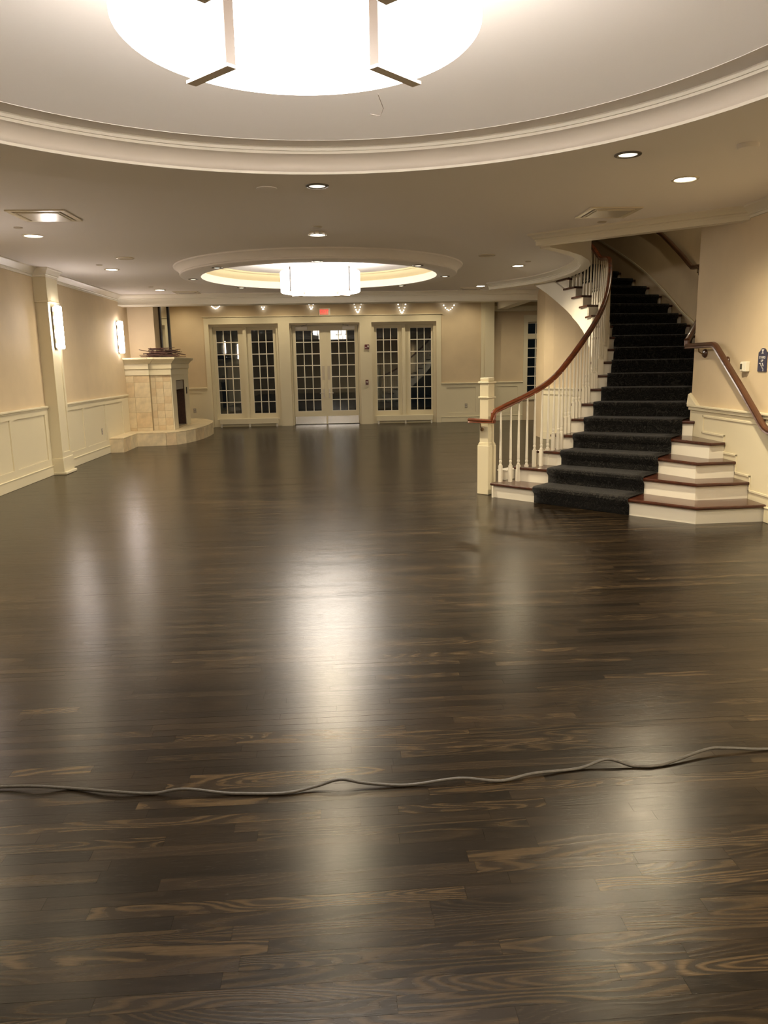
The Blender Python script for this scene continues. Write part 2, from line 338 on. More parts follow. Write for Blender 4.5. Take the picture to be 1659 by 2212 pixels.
# near ring: outer cornice, soffit, inner moulding, flat band, shallow dome
r1=ring('trim_1',NC,[(3.25,H),(3.24,3.055),(3.215,3.045),(3.205,3.02),(3.20,2.985),(3.215,2.97),(3.225,2.96),(3.225,2.94),(2.60,2.94)],96)
O('lip',G().lathe(NC,[(2.60,2.94),(2.60,2.958),(2.618,2.960)],96),M['ring'],r1,smooth=True)
O('cove_moulding',G().lathe(NC,[(2.618,2.960),(2.640,2.962),(2.658,2.972),(2.668,2.99),(2.668,3.01),(2.658,3.035),(2.640,3.056),(2.618,3.070),(2.598,3.076)],96),M['coveshade'],r1,smooth=True)  # the hollow's shade is put into a darker grey than the beads
O('bead_moulding',G().lathe(NC,[(2.598,3.076),(2.600,3.093),(2.614,3.094),(2.614,3.098),(2.604,3.099),(2.603,3.118),(2.612,3.130)],96),M['ring'],r1,smooth=True)
O('flat_band',G().lathe(NC,[(2.612,3.130),(2.41,3.115),(2.41,3.1172)],96),M['ceil'],r1)
O('dome',G().lathe(NC,[(2.41,3.1172)]+[(2.41*(1-i/16),3.118+.30*(1-(1-i/16)**2)**.85) for i in range(0,16)]+[(.01,3.421)],96),M['ceil'],r1,smooth=True)
# far ring
r2=ring('trim_2',FC,[(2.22,H),(2.215,3.062),(2.195,3.055),(2.165,3.035),(2.14,3.0),(2.13,2.975),(2.135,2.965),(2.125,2.95),(2.10,2.94),(1.82,2.94)],80)
O('fascia',G().lathe(FC,[(1.82,2.94),(1.82,3.055),(1.835,3.057)],80),M['white'],r2)
O('cove_moulding',G().lathe(FC,[(1.835,3.057),(1.82,3.07),(1.78,3.095),(1.75,3.125),(1.735,3.155),(1.71,3.165),(1.70,3.185)],80),M['cove'],r2,smooth=True)  # yellow cast of the lamplight put into the cove colour
O('upper_disc',G().disc(FC,1.72,3.185,64),M['ceil'],r2)

# ------------------------------------------------------------------ crown profile shared by all cornices (offset from wall, z below ceiling)
def crown(h,p,top=H): return [(0,top),(p,top),(p,top-.018),(p-.012,top-.026),(p*.55,top-h*.42),(p*.25,top-h*.66),(p*.25+.004,top-h*.74),(p*.12,top-h*.80),(p*.12,top-h),(0,top-h)]
# ------------------------------------------------------------------ left wall
wl=O('wall_left',G().box(XL-.2,XL,FY0,17.12,0,H+.3),M['wall'],kind='structure')
O('cornice',G().sweep([(XL,FY0),(XL,YBM)],crown(.13,.10),side=-1),M['white'],wl,smooth=True)
def wainscot(name,axis,pos,sgn,a0,a1,panels,z0=0,base=True):
    # flat wainscot on a wall; axis 'x': wall plane x=pos, runs along y;  sgn = direction into the room
    def bx(a,b,d,zz0,zz1,d0=0.0):
        p0,p1=sorted((pos+sgn*d0,pos+sgn*d))
        return G().box(p0,p1,a,b,zz0,zz1) if axis=='x' else G().box(a,b,p0,p1,zz0,zz1)
    wn=O(name,bx(a0,a1,.006,z0,1.03),M['trim'],kind='structure')
    O('top_rail',bx(a0,a1,.024,.935,1.03,.006),M['trim'],wn); O('bottom_rail',bx(a0,a1,.024,.15,.252,.006),M['trim'],wn)
    if base:
        O('base_board',bx(a0,a1,.034,0,.135,.006),M['trim'],wn,bevel=.006); O('base_cap',bx(a0,a1,.042,.135,.150,.006),M['trim'],wn,bevel=.004)
    O('chair_rail',bx(a0,a1,.048,1.03,1.062),M['trim'],wn,bevel=.008); O('rail_mould',bx(a0,a1,.032,1.008,1.03,.024),M['trim'],wn,bevel=.006)
    ed=[a0]+[e for p in panels for e in p]+[a1]
    for i in range(0,len(ed),2):
        if ed[i+1]-ed[i]>.01: O('stile',bx(ed[i],ed[i+1],.024,.252,.935,.006),M['trim'],wn)
    for p in panels: O('panel',bx(p[0]+.002,p[1]-.002,.0085,.254,.933,.006),M['trim'],wn)
    return wn
wainscot('trim_3','x',XL,1,3.0,11.98,[(3.2,4.3),(4.44,5.5),(5.64,6.7),(6.84,7.8),(8.4,9.42),(9.56,10.575),(10.715,11.843)])
wainscot('trim_4','x',XL,1,12.40,16.55,[(12.56,13.60),(13.742,14.872),(15.0,16.08)])
def pilaster(name,y0,y1):
    p=O(name,G().box(XL,-4.26,y0,y1,0,2.60),M['trim'],kind='structure')
    O('plinth',G().box(XL,-4.235,y0-.02,y1+.02,.0,.26),M['trim'],p,bevel=.006)
    O('foot',G().box(XL,-4.20,y0-.03,y1+.04,0,.045),M['trim'],p,bevel=.012)
    O('front_panel',G().box(-4.26,-4.247,y0,y0+.07,.26,2.6).box(-4.26,-4.247,y1-.07,y1,.26,2.6).box(-4.26,-4.247,y0+.07,y1-.07,.26,.34),M['trim'],p)
    O('capital',G().box(XL,-4.235,y0-.02,y1+.02,2.60,H),M['trim'],p)
    O('neck_mould',G().box(XL,-4.225,y0-.03,y1+.03,2.585,2.61),M['trim'],p,bevel=.006)
    O('cornice',G().sweep([(XL,y0-.03),(-4.235,y0-.03),(-4.235,y1+.03),(XL,y1+.03)],crown(.13,.07),side=-1),M['white'],p)
    return p
pilaster('trim_5',11.98,12.40); pilaster('trim_6',7.87,8.29)
# ------------------------------------------------------------------ right wall
wr=O('wall_right',G().prism([(XR,FY0),(XR,8.84),(XR+.22,8.90),(XR+.22,FY0)],0,H+.2),M['wall'],kind='structure')
O('cornice',G().sweep([(XR,8.06),(XR,FY0)],crown(.115,.095),side=-1),M['white'],wr,smooth=True)
wr2=O('trim_7',G().box(XR-.006,XR,FY0,8.84,0,1.03),M['trim'],kind='structure')
O('chair_rail',G().box(XR-.048,XR,FY0,8.86,1.035,1.062),M['trim'],wr2,bevel=.008); O('rail_mould',G().box(XR-.03,XR-.006,FY0,8.85,1.0,1.035),M['trim'],wr2,bevel=.006)
O('base_board',G().box(XR-.03,XR-.006,FY0,7.10,0,.14),M['trim'],wr2,bevel=.006); O('base_cap',G().box(XR-.038,XR-.006,FY0,7.10,.14,.155),M['trim'],wr2,bevel=.004)
stepped=[(8.50,.945),(8.50,.765),(8.00,.765),(8.00,.585),(7.72,.585),(7.72,.405),(7.43,.405),(7.43,.258),(6.2,.258),(6.2,.945)]   # (y,z) stepped panel edge
g=G()
for i in range(len(stepped)):
    (ya,za),(yb,zb)=stepped[i],stepped[(i+1)%len(stepped)]
    g.box(XR-.018,XR-.006,min(ya,yb)-.012,max(ya,yb)+.012,min(za,zb)-.012,max(za,zb)+.012)
O('panel_mould',g,M['trim'],wr2,bevel=.004)
g=G().add([(XR,8.84,1.062),(XR-.048,8.86,1.062),(XR-.048,8.62,1.062),(XR,8.62,1.062),(XR,8.86,1.20),(XR-.03,8.87,1.18)],[(0,3,2,1),(1,2,5),(2,3,4,5),(0,1,5,4)])
O('rail_return',g,M['trim'],wr2)
# ------------------------------------------------------------------ rear wall behind the camera and far side wall
O('wall_rear',G().box(XL-.2,9.2,FY0-.2,FY0,0,H+.2),M['wall'],kind='structure')
O('wall_side',G().box(9.0,9.2,FY0,21.0,0,3.7),M['wall'],kind='structure')
# ------------------------------------------------------------------ garden-door wall
YG=YB+.25                      # plane of the glazing
wb=O('wall_far',G().box(-5.2,-3.42,YB,YB+.3,0,3.5).box(-3.42,2.84,YB,YB+.3,2.69,3.5).box(2.84,3.92,YB,YB+.3,0,3.5).box(-1.49,-1.19,YB,YB+.3,0,2.69).box(.66,.98,YB,YB+.3,0,2.69).box(-3.42,-3.30,YB,YB+.3,0,2.69).box(2.71,2.84,YB,YB+.3,0,2.69),M['wall'],kind='structure')
tb=O('trim_8',G().box(-3.42,2.84,YB-.022,YB,2.69,2.865),M['trim'],kind='structure')
O('head_cap',G().box(-3.46,2.88,YB-.045,YB,2.865,2.885),M['trim'],tb,bevel=.005)
for a,b in ((-3.42,-3.30),(-1.49,-1.19),(.66,.98),(2.71,2.84)): O('casing',G().box(a,b,YB-.022,YB,0,2.69),M['trim'],tb)
wainscot('trim_9','y',YB,-1,2.84,3.92,[(2.98,3.78)]); wainscot('trim_10','y',YB,-1,-5.1,-3.42,[(-4.9,-3.56)])
pv=O('trim_11',G().box(3.92,4.02,YB-.03,YB+.3,0,3.5).box(4.02,4.27,YB-.06,YB+.3,0,3.5),M['trim'],kind='structure')
wainscot('trim_12','y',20.88,-1,4.27,5.11,[(4.40,4.96)])
O('wall_side_far',G().box(4.27,5.227,20.88,21.2,0,3.6).box(6.6,9.0,20.88,21.2,0,3.6).box(5.227,6.6,20.88,21.2,0,.66).box(5.227,6.6,20.88,21.2,2.64,3.6),M['wall'],kind='structure')
O('ceiling_far',G().box(-5.2,9.0,YBM+.3,21.0,3.38,3.5),M['ceil'],kind='structure')
bm=O('trim_13',G().box(4.36,4.62,YBM+.3,20.9,2.97,3.38),M['white'],kind='structure')
O('cornice',G().box(4.27,9.0,20.76,20.88,2.92,3.06),M['trim'],kind='structure').name='trim_14'
# dropped beam across the room
b2=O('trim_15',G().box(XL,4.75,YBM,YBM+.38,2.865,H+.3),M['white'],kind='structure')
O('cornice',G().sweep([(XL,YBM),(4.75,YBM)],crown(.12,.10),side=-1),M['white'],b2,smooth=True)
O('bottom_bead',G().box(XL,4.75,YBM-.018,YBM,2.865,2.89),M['white'],b2,bevel=.006)
# ------------------------------------------------------------------ glazing helper
pane_src={}
def glazing(parent,x0,z0,nx,nz,pw,ph,y,mw=.022):
    key=(round(pw,4),round(ph,4))
    for i in range(nx):
        for j in range(nz):
            cx=x0+(i+.5)*pw; cz=z0+j*ph
            if key not in pane_src:
                o=O('pane',G().box(cx-pw/2+.008,cx+pw/2-.008,y-.004,y+.004,cz+.008,cz+ph-.008),M['glass'],parent); pane_src[key]=o
            else: inst(pane_src[key],'pane',(cx,y,cz+.008),parent)
    g=G()
    for i in range(nx+1): g.box(x0+i*pw-mw/2,x0+i*pw+mw/2,y-.018,y+.012,z0,z0+nz*ph)
    for j in range(nz+1):
        for i in range(nx): g.box(x0+i*pw+mw/2,x0+(i+1)*pw-mw/2,y-.017,y+.011,z0+j*ph-mw/2,z0+j*ph+mw/2)
    O('muntin_grid',g,M['white'],parent)
def sash(parent,name,X0,X1,p0,p1,zb,zt,pz0,pz1,y,th=.045):
    s=O(name,G().box(X0,p0,y-th/2,y+th/2,zb,zt).box(p1,X1,y-th/2,y+th/2,zb,zt).box(p0,p1,y-th/2,y+th/2,pz1,zt).box(p0,p1,y-th/2,y+th/2,zb,pz0),M['trim'],parent)
    return s
def win_pair(name,X0,X1,s1,s2,mull):
    wdw=O(name,G().box(X0,X0+.07,YB+.10,YG+.04,0,2.69).box(X1-.07,X1,YB+.10,YG+.04,0,2.69).box(X0+.07,X1-.07,YB+.10,YG+.04,2.62,2.69).box(X0+.07,X1-.07,YB+.10,YG+.04,0,.20),M['trim'],kind='structure')
    O('mullion',G().box(mull[0],mull[1],YB+.13,YG+.04,.20,2.62),M['trim'],wdw)
    for (p0,p1),(a,b) in ((s1,(X0+.07,mull[0])),(s2,(mull[1],X1-.07))):
        s=sash(wdw,'sash',a,b,p0,p1,.20,2.62,.331,2.548,YG)
        glazing(s,p0,.331,3,7,(p1-p0)/3,(2.548-.331)/7,YG)
    return wdw
def S(x): return x*(YG/ YB)   # nudge measured wall-plane x out to the glazing plane
w1=win_pair('window_1',-3.30,-1.49,(S(-3.12),S(-2.54)),(S(-2.208),S(-1.622)),(-2.44,-2.35))
w2=win_pair('window_2',.98,2.71,(S(1.10),S(1.678)),(S(2.0),S(2.579)),(1.80,1.89))
def heater(x0,x1,lab):
    t=EM('baseboard_heater',((x0+x1)/2,YB-.05,0),lab,'heater')
    O('cover',G().box(x0,x1,YB-.11,YB-.03,.075,.225),M['trim'],t,bevel=.01)
    for x in (x0+.03,(x0+x1)/2,x1-.06): O('foot',G().box(x,x+.04,YB-.10,YB-.04,0,.075),M['white'],t)
    O('back_plate',G().box(x0+.01,x1-.01,YB-.03,YB-.024,.03,.2),M['trim'],t)
heater(-3.14,-1.58,'long cream baseboard heater below the left pair of garden windows')
heater(1.07,2.60,'long cream baseboard heater below the right pair of garden windows')
# double doors
d1=O('door_1',G().box(-1.19,-1.15,YB+.10,YG+.04,0,2.69).box(.62,.66,YB+.10,YG+.04,0,2.69).box(-1.15,.62,YB+.10,YG+.04,2.645,2.69),M['trim'],kind='structure')
for X0,X1,p0,p1,hx,sg in ((-1.145,-.272,S(-1.045),S(-.40),-.335,-1),(-.262,.615,S(-.118),S(.53),-.188,1)):
    lf=sash(d1,'door_leaf',X0,X1,p0,p1,.012,2.64,.36,2.51,YG)
    glazing(lf,p0,.36,3,7,(p1-p0)/3,(2.51-.36)/7,YG)
    O('kick_plate',G().box(X0+.015,X1-.02,YG-.030,YG-.0225,.02,.225),M['steel'],lf)
    O('push_plate',G().box(hx-.035,hx+.035,YG-.027,YG-.0225,1.20,1.57),M['plate'],lf)
    O('escutcheon',G().box(hx-.018,hx+.018,YG-.036,YG-.0225,.71,.955),M['nickel'],lf,bevel=.006)
    O('lever_handle',G().tube([(hx,YG-.036,.845),(hx,YG-.08,.845),(hx+sg*.02,YG-.09,.845),(hx+sg*.11,YG-.09,.845)],.009),M['nickel'],lf,smooth=True)
    cx=(-1.05,-.72) if sg<0 else (.20,.54)
    O('door_closer',G().box(cx[0],cx[1],YG-.085,YG-.0225,2.515,2.615),M['vent'],lf,bevel=.008)
    e=cx[1]-.02 if sg<0 else cx[0]+.02; O('closer_arm',G().tube([((cx[0]+cx[1])/2,YG-.06,2.62),(e,YG-.16,2.655),(e-sg*.05,YG-.02,2.66)],.010),M['grey'],lf)
O('astragal',G().box(-.292,-.248,YG-.04,YG-.0225,.012,2.64),M['trim'],d1)
# window in the side room
w3=O('window_3',G().box(5.11,5.225,20.85,20.88,.55,2.82).box(6.62,6.74,20.85,20.88,.55,2.82).box(5.225,6.62,20.85,20.88,2.64,2.82).box(5.225,6.62,20.84,20.88,.56,.66).box(5.225,6.62,20.9,21.0,2.195,2.315),M['trim'],kind='structure')
sl=O('sash',G().box(5.225,5.235,20.95,21.0,.66,2.64).box(6.6,6.62,20.95,21.0,.66,2.64),M['trim'],w3)
glazing(sl,5.235,2.32,6,1,.228,.29,20.96); 
sl2=O('sash',G().box(5.225,6.62,20.955,20.99,.66,.69).box(5.225,6.62,20.955,20.99,2.6,2.64),M['trim'],w3); glazing(sl2,5.235,.69,6,6,.228,.2508,20.96)

# ------------------------------------------------------------------ fireplace in the left corner
def arc(c,r,a0,a1,n): return [(c[0]+r[0]*cos(a0+(a1-a0)*i/n),c[1]+r[1]*sin(a0+(a1-a0)*i/n)) for i in range(n+1)]
front=[(XL,15.0),(-4.15,15.03),(-4.17,16.10),(-3.58,16.15)]+[(-3.40,16.28),(-3.25,16.55),(-3.13,17.0),(-3.05,17.6),(-3.02,18.2),(-3.03,18.8),(-3.12,19.4),(-3.35,19.95),(-3.7,20.35),(-4.1,20.5)]
O('breast',G().box(XL-.2,-3.88,17.12,18.66,0,3.4),M['wall'],kind='structure').name='wall_chimney'
O('x',G().box(-5.3,XL-.0,18.66,YB,0,3.4),M['wall'],kind='structure').name='wall_corner'
fp=EM('fireplace',(-3.95,17.4,0),'cream corner fireplace with stone tiles, moulded mantel and raised curved hearth','fireplace')
O('hearth_base',G().prism(front+[(-4.42,20.5)],0,.255),M['grout'],fp)
O('hearth_slab',G().prism([(x+.012*(1 if i>0 else 0),y-.006) for i,(x,y) in enumerate(front)]+[(-4.42,20.5)],.257,.28),M['stone'],fp,bevel=.006)
k=0
for i in range(len(front)-1):       # facing stones of the hearth
    a,b=Vector(front[i]),Vector(front[i+1]); ln=(b-a).length; nseg=2 if ln>.9 else 1; d=(b-a).normalized(); n=Vector((d.y,-d.x))
    for q in range(nseg):
        p0=a+d*(ln*q/nseg+.003); p1=a+d*(ln*(q+1)/nseg-.003)
        O('hearth_tile',G().prism([tuple(p0),tuple(p1),tuple(p1+n*.012),tuple(p0+n*.012)],.0,.255),M['stone2' if k%3==1 else 'stone'],fp); k+=1
# core of the surround; left face, set-back middle face, face with the firebox opening
O('core',G().box(XL,-3.94,16.60,17.12,.28,1.46).box(-3.94,-3.52,16.70,17.10,.28,1.46).box(-3.88,-3.52,18.12,18.55,.28,1.46).box(-3.88,-3.52,17.10,18.12,1.33,1.46),M['grout'],fp)
def tiles(xs,zs,y,alt,th=.014):
    for i in range(len(xs)-1):
        for j in range(len(zs)-1):
            O('tile',G().box(xs[i]+.002,xs[i+1]-.002,y-th,y,zs[j]+.002,zs[j+1]-.002),M['stone2' if (i*2+j+alt)%3==0 else 'stone'],fp)
tiles([XL,-4.265,-3.94],[.28,.35,.672,.993,1.304,1.445],16.60,0)
tiles([-3.94,-3.84,-3.68,-3.52],[.28,.389,.544,.699,.854,1.007,1.168,1.310,1.445],16.70,1,.012)
fx=-3.52
O('surround',G().box(fx,fx+.022,16.69,17.12,.28,1.455).box(fx,fx+.022,18.10,18.55,.28,1.455).box(fx,fx+.022,17.12,18.10,1.325,1.455),M['trim'],fp,bevel=.004)
O('firebox',G().box(-3.87,-3.86,17.11,18.11,.28,1.33).box(-3.87,-3.53,17.10,17.112,.28,1.33).box(-3.87,-3.53,18.10,18.112,.28,1.33).box(-3.86,-3.53,17.112,18.10,1.315,1.33),M['ember'],fp)
O('hood',G().box(-3.56,-3.54,17.112,18.10,1.12,1.315),M['grey'],fp)
O('firebox_floor',G().box(-3.86,-3.50,17.112,18.10,.281,.31),M['grout'],fp)
O('damper_handle',G().box(fx+.022,fx+.04,18.2,18.24,1.0,1.15),M['black'],fp)
def mantel_ring(off,z0,z1):
    p=[(XL,16.585-off),(-3.94+off*0-.0,16.585-off),(-3.94,16.66-off),(-3.505+off,16.66-off),(-3.505+off,18.57+off),(-3.9,18.57+off),(-3.9,17.12),(XL,17.12)]
    return G().prism(p,z0,z1)
O('frieze_lower',mantel_ring(.012,1.45,1.575),M['trim'],fp,bevel=.003); O('frieze_upper',mantel_ring(.03,1.577,1.69),M['trim'],fp,bevel=.004)
path=[(XL,16.555),(-3.91,16.555),(-3.91,16.63),(-3.475,16.63),(-3.475,18.60),(-3.9,18.60)]
O('mantel_crown',G().sweep(path,[(0,1.69),(.012,1.69),(.018,1.70),(.03,1.715),(.055,1.745),(.085,1.765),(.09,1.775),(.10,1.78),(.10,1.795),(0,1.795)],side=-1),M['trim'],fp,smooth=True)
O('mantel_shelf',mantel_ring(.13,1.795,1.815),M['trim'],fp,bevel=.004)
# mirror standing on the mantel against the chimney breast
mi=EM('mirror',(-3.86,18.1,1.815),'tall dark-framed mirror standing on the mantel of the fireplace','mirror')
g=G().box(-3.88,-3.835,17.60,17.70,1.815,3.32).box(-3.88,-3.835,18.50,18.60,1.815,3.32).box(-3.88,-3.835,17.70,18.50,1.815,1.91).box(-3.88,-3.835,17.70,18.50,3.22,3.32)
O('frame',g,M['frame'],mi,bevel=.006); O('mirror_glass',G().box(-3.876,-3.862,17.70,18.50,1.91,3.22),M['mirror'],mi)
tw=EM('twig_pile',(-3.66,16.84,1.816),'tangled pile of dark bare twigs lying on the mantel below the mirror','twigs')
rn=random.Random(5)
for i in range(34):
    a=rn.uniform(-.3,.3)+(pi if rn.random()<.5 else 0); l=rn.uniform(.22,.50); c=Vector((-3.66+rn.uniform(-.12,.12),16.84+rn.uniform(-.14,.10),1.828+.006*i*rn.uniform(.3,.9)+.006))
    d=Vector((cos(a),sin(a),rn.uniform(-.05,.22) if i>8 else 0)); b=Vector((-d.y,d.x,0))*rn.uniform(-.04,.04); r=rn.uniform(.007,.013)
    pts=[c-d*l*.8,c-d*l*.25+b,c+d*l*.3+b*.6,c+d*l*.8]; mz=min(p.z for p in pts)-r
    if mz<1.817: pts=[p+Vector((0,0,1.817-mz)) for p in pts]
    O('twig',G().tube([tuple(p) for p in pts],[r,r,r*.8,r*.5],6),M['twig2' if i%4==0 else 'twig'],tw,smooth=True)

# ------------------------------------------------------------------ stair header, curved bulkhead and stairwell shell
hb=[tuple(hdrA),tuple(hdrB),tuple(hdrB+hn*.12),tuple(hdrA+hn*.12)]
h1=O('trim_16',G().prism(hb,2.95,H+.25),M['white'],kind='structure')
O('cornice',G().sweep([tuple(hdrA+hn*.14),tuple(hdrA),tuple(hdrB)],crown(.085,.08),side=-1),M['white'],h1,smooth=True)
BI=BULK[2:]
bk=O('trim_17',G().sweep(BULK,[(-.075,2.955),(.065,2.955),(.065,H+.25),(-.075,H+.25)],side=1),M['white'],kind='structure',smooth=True)
O('cornice',G().sweep([(p[0],p[1]) for p in BI],[(o+.065,z) for o,z in crown(.095,.085)],side=1),M['white'],bk,smooth=True)
# outer curved wall
ow=[(XR+.02,8.84)]+[tuple(nose(k,OUTW+.004)) for k in (6,7,8,9,10,11,12,13,14,15,16,17,18,19,20,21,22)]
wo=O('wall_stair',G().sweep(ow,[(0,0),(-.15,0),(-.15,5.4),(0,5.4)],side=1),M['wall'],kind='structure',smooth=True)
def toff(k):
    T=[(6,-.16),(9,-.18),(11,-.32),(13,-.40),(15,-.32),(17,-.18),(20,0),(24,0)]
    for a,b in zip(T[:-1],T[1:]):
        if k<=b[0]: return a[1]+(b[1]-a[1])*(k-a[0])/(b[0]-a[0])
    return 0
tl=[nose(k,OUTW-.008) for k in [6.2+.5*i for i in range(31)]]
O('trim_18',G().sweep([tuple(p) for p in tl],[(0,.42),(.018,.42),(.018,.45),(0,.45)],side=1,zs=[RS*(6.2+.5*i)+toff(6.2+.5*i) for i in range(31)]),M['trim'],kind='structure')
O('wall_upper_front',G().prism([tuple(hdrA+hn*.02),tuple(hdrB+hn*.02+hd*.1),tuple(hdrB+hn*.10+hd*.1),tuple(hdrA+hn*.10)],H+.26,5.4),M['wall'],kind='structure')
O('wall_upper_left',G().sweep([(p[0]-.0,p[1]) for p in BULK],[(-.02,H+.26),(.05,H+.26),(.05,5.4),(-.02,5.4)],side=1),M['wall'],kind='structure')
O('ceiling_upper',G().box(1.8,7,7.6,17.2,5.4,5.5),M['ceil'],kind='structure')
O('wall_upper_far',G().box(2.9,7,15.8,15.9,H+.02,5.4),M['wall'],kind='structure')
# wall below the upper flight
us=[(4.29,15.74),(4.42,15.52),(4.75,15.15),(5.2,14.85),(5.75,14.62)]
wu=O('wall_under_stair',G().prism(us+[(5.8,15.2),(5.0,16.0),(4.72,16.44),(4.31,16.44)],0,3.07),M['wall'],kind='structure')
O('chair_rail',G().sweep(us,[(.002,1.03),(.045,1.03),(.045,1.06),(.002,1.06)],side=-1),M['trim'],wu); O('panel_board',G().sweep(us,[(.001,.0),(.008,.0),(.008,1.03),(.001,1.03)],side=-1),M['trim'],wu)
O('top_rail',G().sweep(us,[(.008,.92),(.024,.92),(.024,1.03),(.008,1.03)],side=-1),M['trim'],wu); O('base_board',G().sweep(us,[(.008,.0),(.03,.0),(.03,.15),(.008,.15)],side=-1),M['trim'],wu)
# ------------------------------------------------------------------ staircase
sc=EM('staircase',(3.0,9.0,0),'curved staircase of mahogany treads and white risers with a white balustrade','staircase')
CK={1:(3.47,7.06),2:(3.61,7.385),3:(3.74,7.675),4:(4.0,7.925)}; XW=XR-.011
def fw(k): c,u=stair(k); return Vector((-u.y,u.x))
def front_pts(k,s,e=0):        # nosing (s=0) or riser (s=.03) line of step k from inner end to wall
    f=fw(k)*s; a=nose(k,-s_in(k)-e)+f
    if k in CK:
        c=Vector(CK[k])+Vector((-.0,s)); ck=nose(k,CW)+f; return [a,ck,c+f*.3,Vector((XW,c.y+.03))]
    if k==5: 
        b=nose(5,CW-.02)+f; u=stair(5)[1]; return [a,b,b+u*((XW-b.x)/u.x)]
    return [a,nose(k,OUTW-.002)+f]
for k in range(1,NST+1):
    fr=front_pts(k,0); bk_=front_pts(k+1,.045) if k<NST else front_pts(k,.3)
    # inner back corner keeps this tread's own margin
    bk_[0]=nose(k+1,-s_in(k))+fw(k+1)*.045
    O('tread',G().prism([tuple(p) for p in fr]+[tuple(p) for p in bk_[::-1]],k*RS-.034,k*RS),M['tread'],sc,bevel=.011,seg=3)
    a=front_pts(k,.032,-.03); b=front_pts(k,.052,-.03)
    O('riser',G().prism([tuple(p) for p in a]+[tuple(p) for p in b[::-1]],(k-1)*RS if k>1 else 0,k*RS-.034),M['white'],sc)
# cove under each nosing is part of the riser colour: stringer and skirt along the open side
g=G(); gs=G(); gu=G()
zb=lambda k:max(0.0,RS*k-.52)
ins=lambda k:s_in(int(k))-.035
for k in range(1,NST):
    m=s_in(k)-.03; n=5
    P=[stair(k+(i/n)*1.12) for i in range(n+1)]; pts=[c-u*m for c,u in P]
    zz=[zb(k+(i/n)*1.12) for i in range(n+1)]
    v=[];f=[]
    for i,p in enumerate(pts):
        u=P[i][1]; v+=[(p.x,p.y,zz[i]),(p.x+u.x*.02,p.y+u.y*.02,zz[i]),(p.x+u.x*.02,p.y+u.y*.02,k*RS-.034),(p.x,p.y,k*RS-.034)]
    for i in range(n): f+=[(4*i+j,4*i+4+j,4*i+4+(j+1)%4,4*i+(j+1)%4) for j in range(4)]
    f+=[(0,1,2,3),(4*n+3,4*n+2,4*n+1,4*n)]
    g.add(v,f)
O('skirt_board',g,M['white'],sc)
mI=lambda k:(.62 if k<1.5 else .47 if k<2.5 else .34 if k<3.5 else .30-.12*min(1,max(0,(k-13)/4)))
kk=[3.0+.25*i for i in range(73)]
lp=[stair(k)[0]-stair(k)[1]*(mI(k)-.03) for k in kk]
gs.v=[];n=len(kk)
for i,k in enumerate(kk):
    u=stair(k)[1]; p=lp[i]; 
    for o_,z in ((-.0,zb(k)-.02),(-.03,zb(k)-.02),(-.03,max(zb(k)+.02,RS*k-.24)),(-.0,max(zb(k)+.02,RS*k-.225))): gs.v.append((p.x+u.x*o_,p.y+u.y*o_,max(z,0)))
gs.f=[(4*i+j,4*i+(j+1)%4,4*i+4+(j+1)%4,4*i+4+j) for i in range(n-1) for j in range(4)]+[(0,1,2,3),(4*n-1,4*n-2,4*n-3,4*n-4)]
O('stringer',gs,M['white'],sc,smooth=True)
for i,k in enumerate(kk):
    u=stair(k)[1]; p=lp[i]; q=stair(k)[0]+u*OUTW; gu.v+=[(p.x,p.y,zb(k)),(q.x,q.y,zb(k))]
gu.f=[(2*i,2*i+2,2*i+3,2*i+1) for i in range(n-1)]
O('underside',gu,M['white'],sc)
# newel
NA=(-.685,.728); NB=(.728,.685); ncx=Vector((1.812,9.072))+Vector(NA)*.08+Vector(NB)*.08
nw=O('newel_post',G().obox(ncx,NA,.125,.125,0,1.36),M['trim'],sc,bevel=.004)
O('newel_base',G().obox(ncx,NA,.165,.165,0,.605),M['trim'],nw,bevel=.008); O('base_mould',G().obox(ncx,NA,.152,.152,.605,.622).obox(ncx,NA,.138,.138,.622,.638),M['trim'],nw,bevel=.004)
O('collar',G().obox(ncx,NA,.155,.155,1.17,1.19),M['trim'],nw,bevel=.004); O('cap',G().obox(ncx,NA,.165,.165,1.345,1.37).obox(ncx,NA,.125,.125,1.37,1.415),M['trim'],nw,bevel=.010)
O('end_block',G().obox((2.07,9.20),NA,.10,.20,.175,.285).obox((2.07,9.20),NA,.13,.23,.285,.30),M['white'],sc,bevel=.004)
# balusters
def BD(k):
    T=[(0,.17),(4,.17),(6,.15),(9,.115),(12,.085),(15,.08),(18,.10),(30,.10)]
    for a,b in zip(T[:-1],T[1:]):
        if k<=b[0]: return a[1]+(b[1]-a[1])*(k-a[0])/(b[0]-a[0])
bal=[(1.945,8.988,1),(2.061,8.967,1),(2.162,8.986,1),(2.257,8.969,1),(2.35,8.97,2),(2.452,9.035,2),(2.548,9.103,2),(2.621,9.123,3),(2.699,9.183,3),(2.757,9.240,3)]
for k in range(4,19):
    for fr_ in (.16,.48,.80):
        c,u=stair(k+fr_); p=c-u*BD(k+fr_); bal.append((p.x,p.y,k))
railz={1:1.03,2:1.16,3:1.31,4:1.495,5:1.67,6:1.85,7:2.025,8:2.20,9:2.38,10:2.60,11:2.84,12:3.05,13:3.10,14:3.13,15:3.36,16:3.55,17:3.73,18:3.92,19:4.1}
RP=[(1.60,9.205,.905),(1.84,8.945,.905),(1.842,8.943,.925),(1.844,8.942,1.0),(1.88,8.955,1.035),(1.945,8.965,1.065),(2.06,8.955,1.115),(2.162,8.965,1.16),(2.257,8.968,1.205),(2.35,8.985,1.245),(2.452,9.035,1.295),(2.548,9.103,1.345),(2.621,9.14,1.385)]
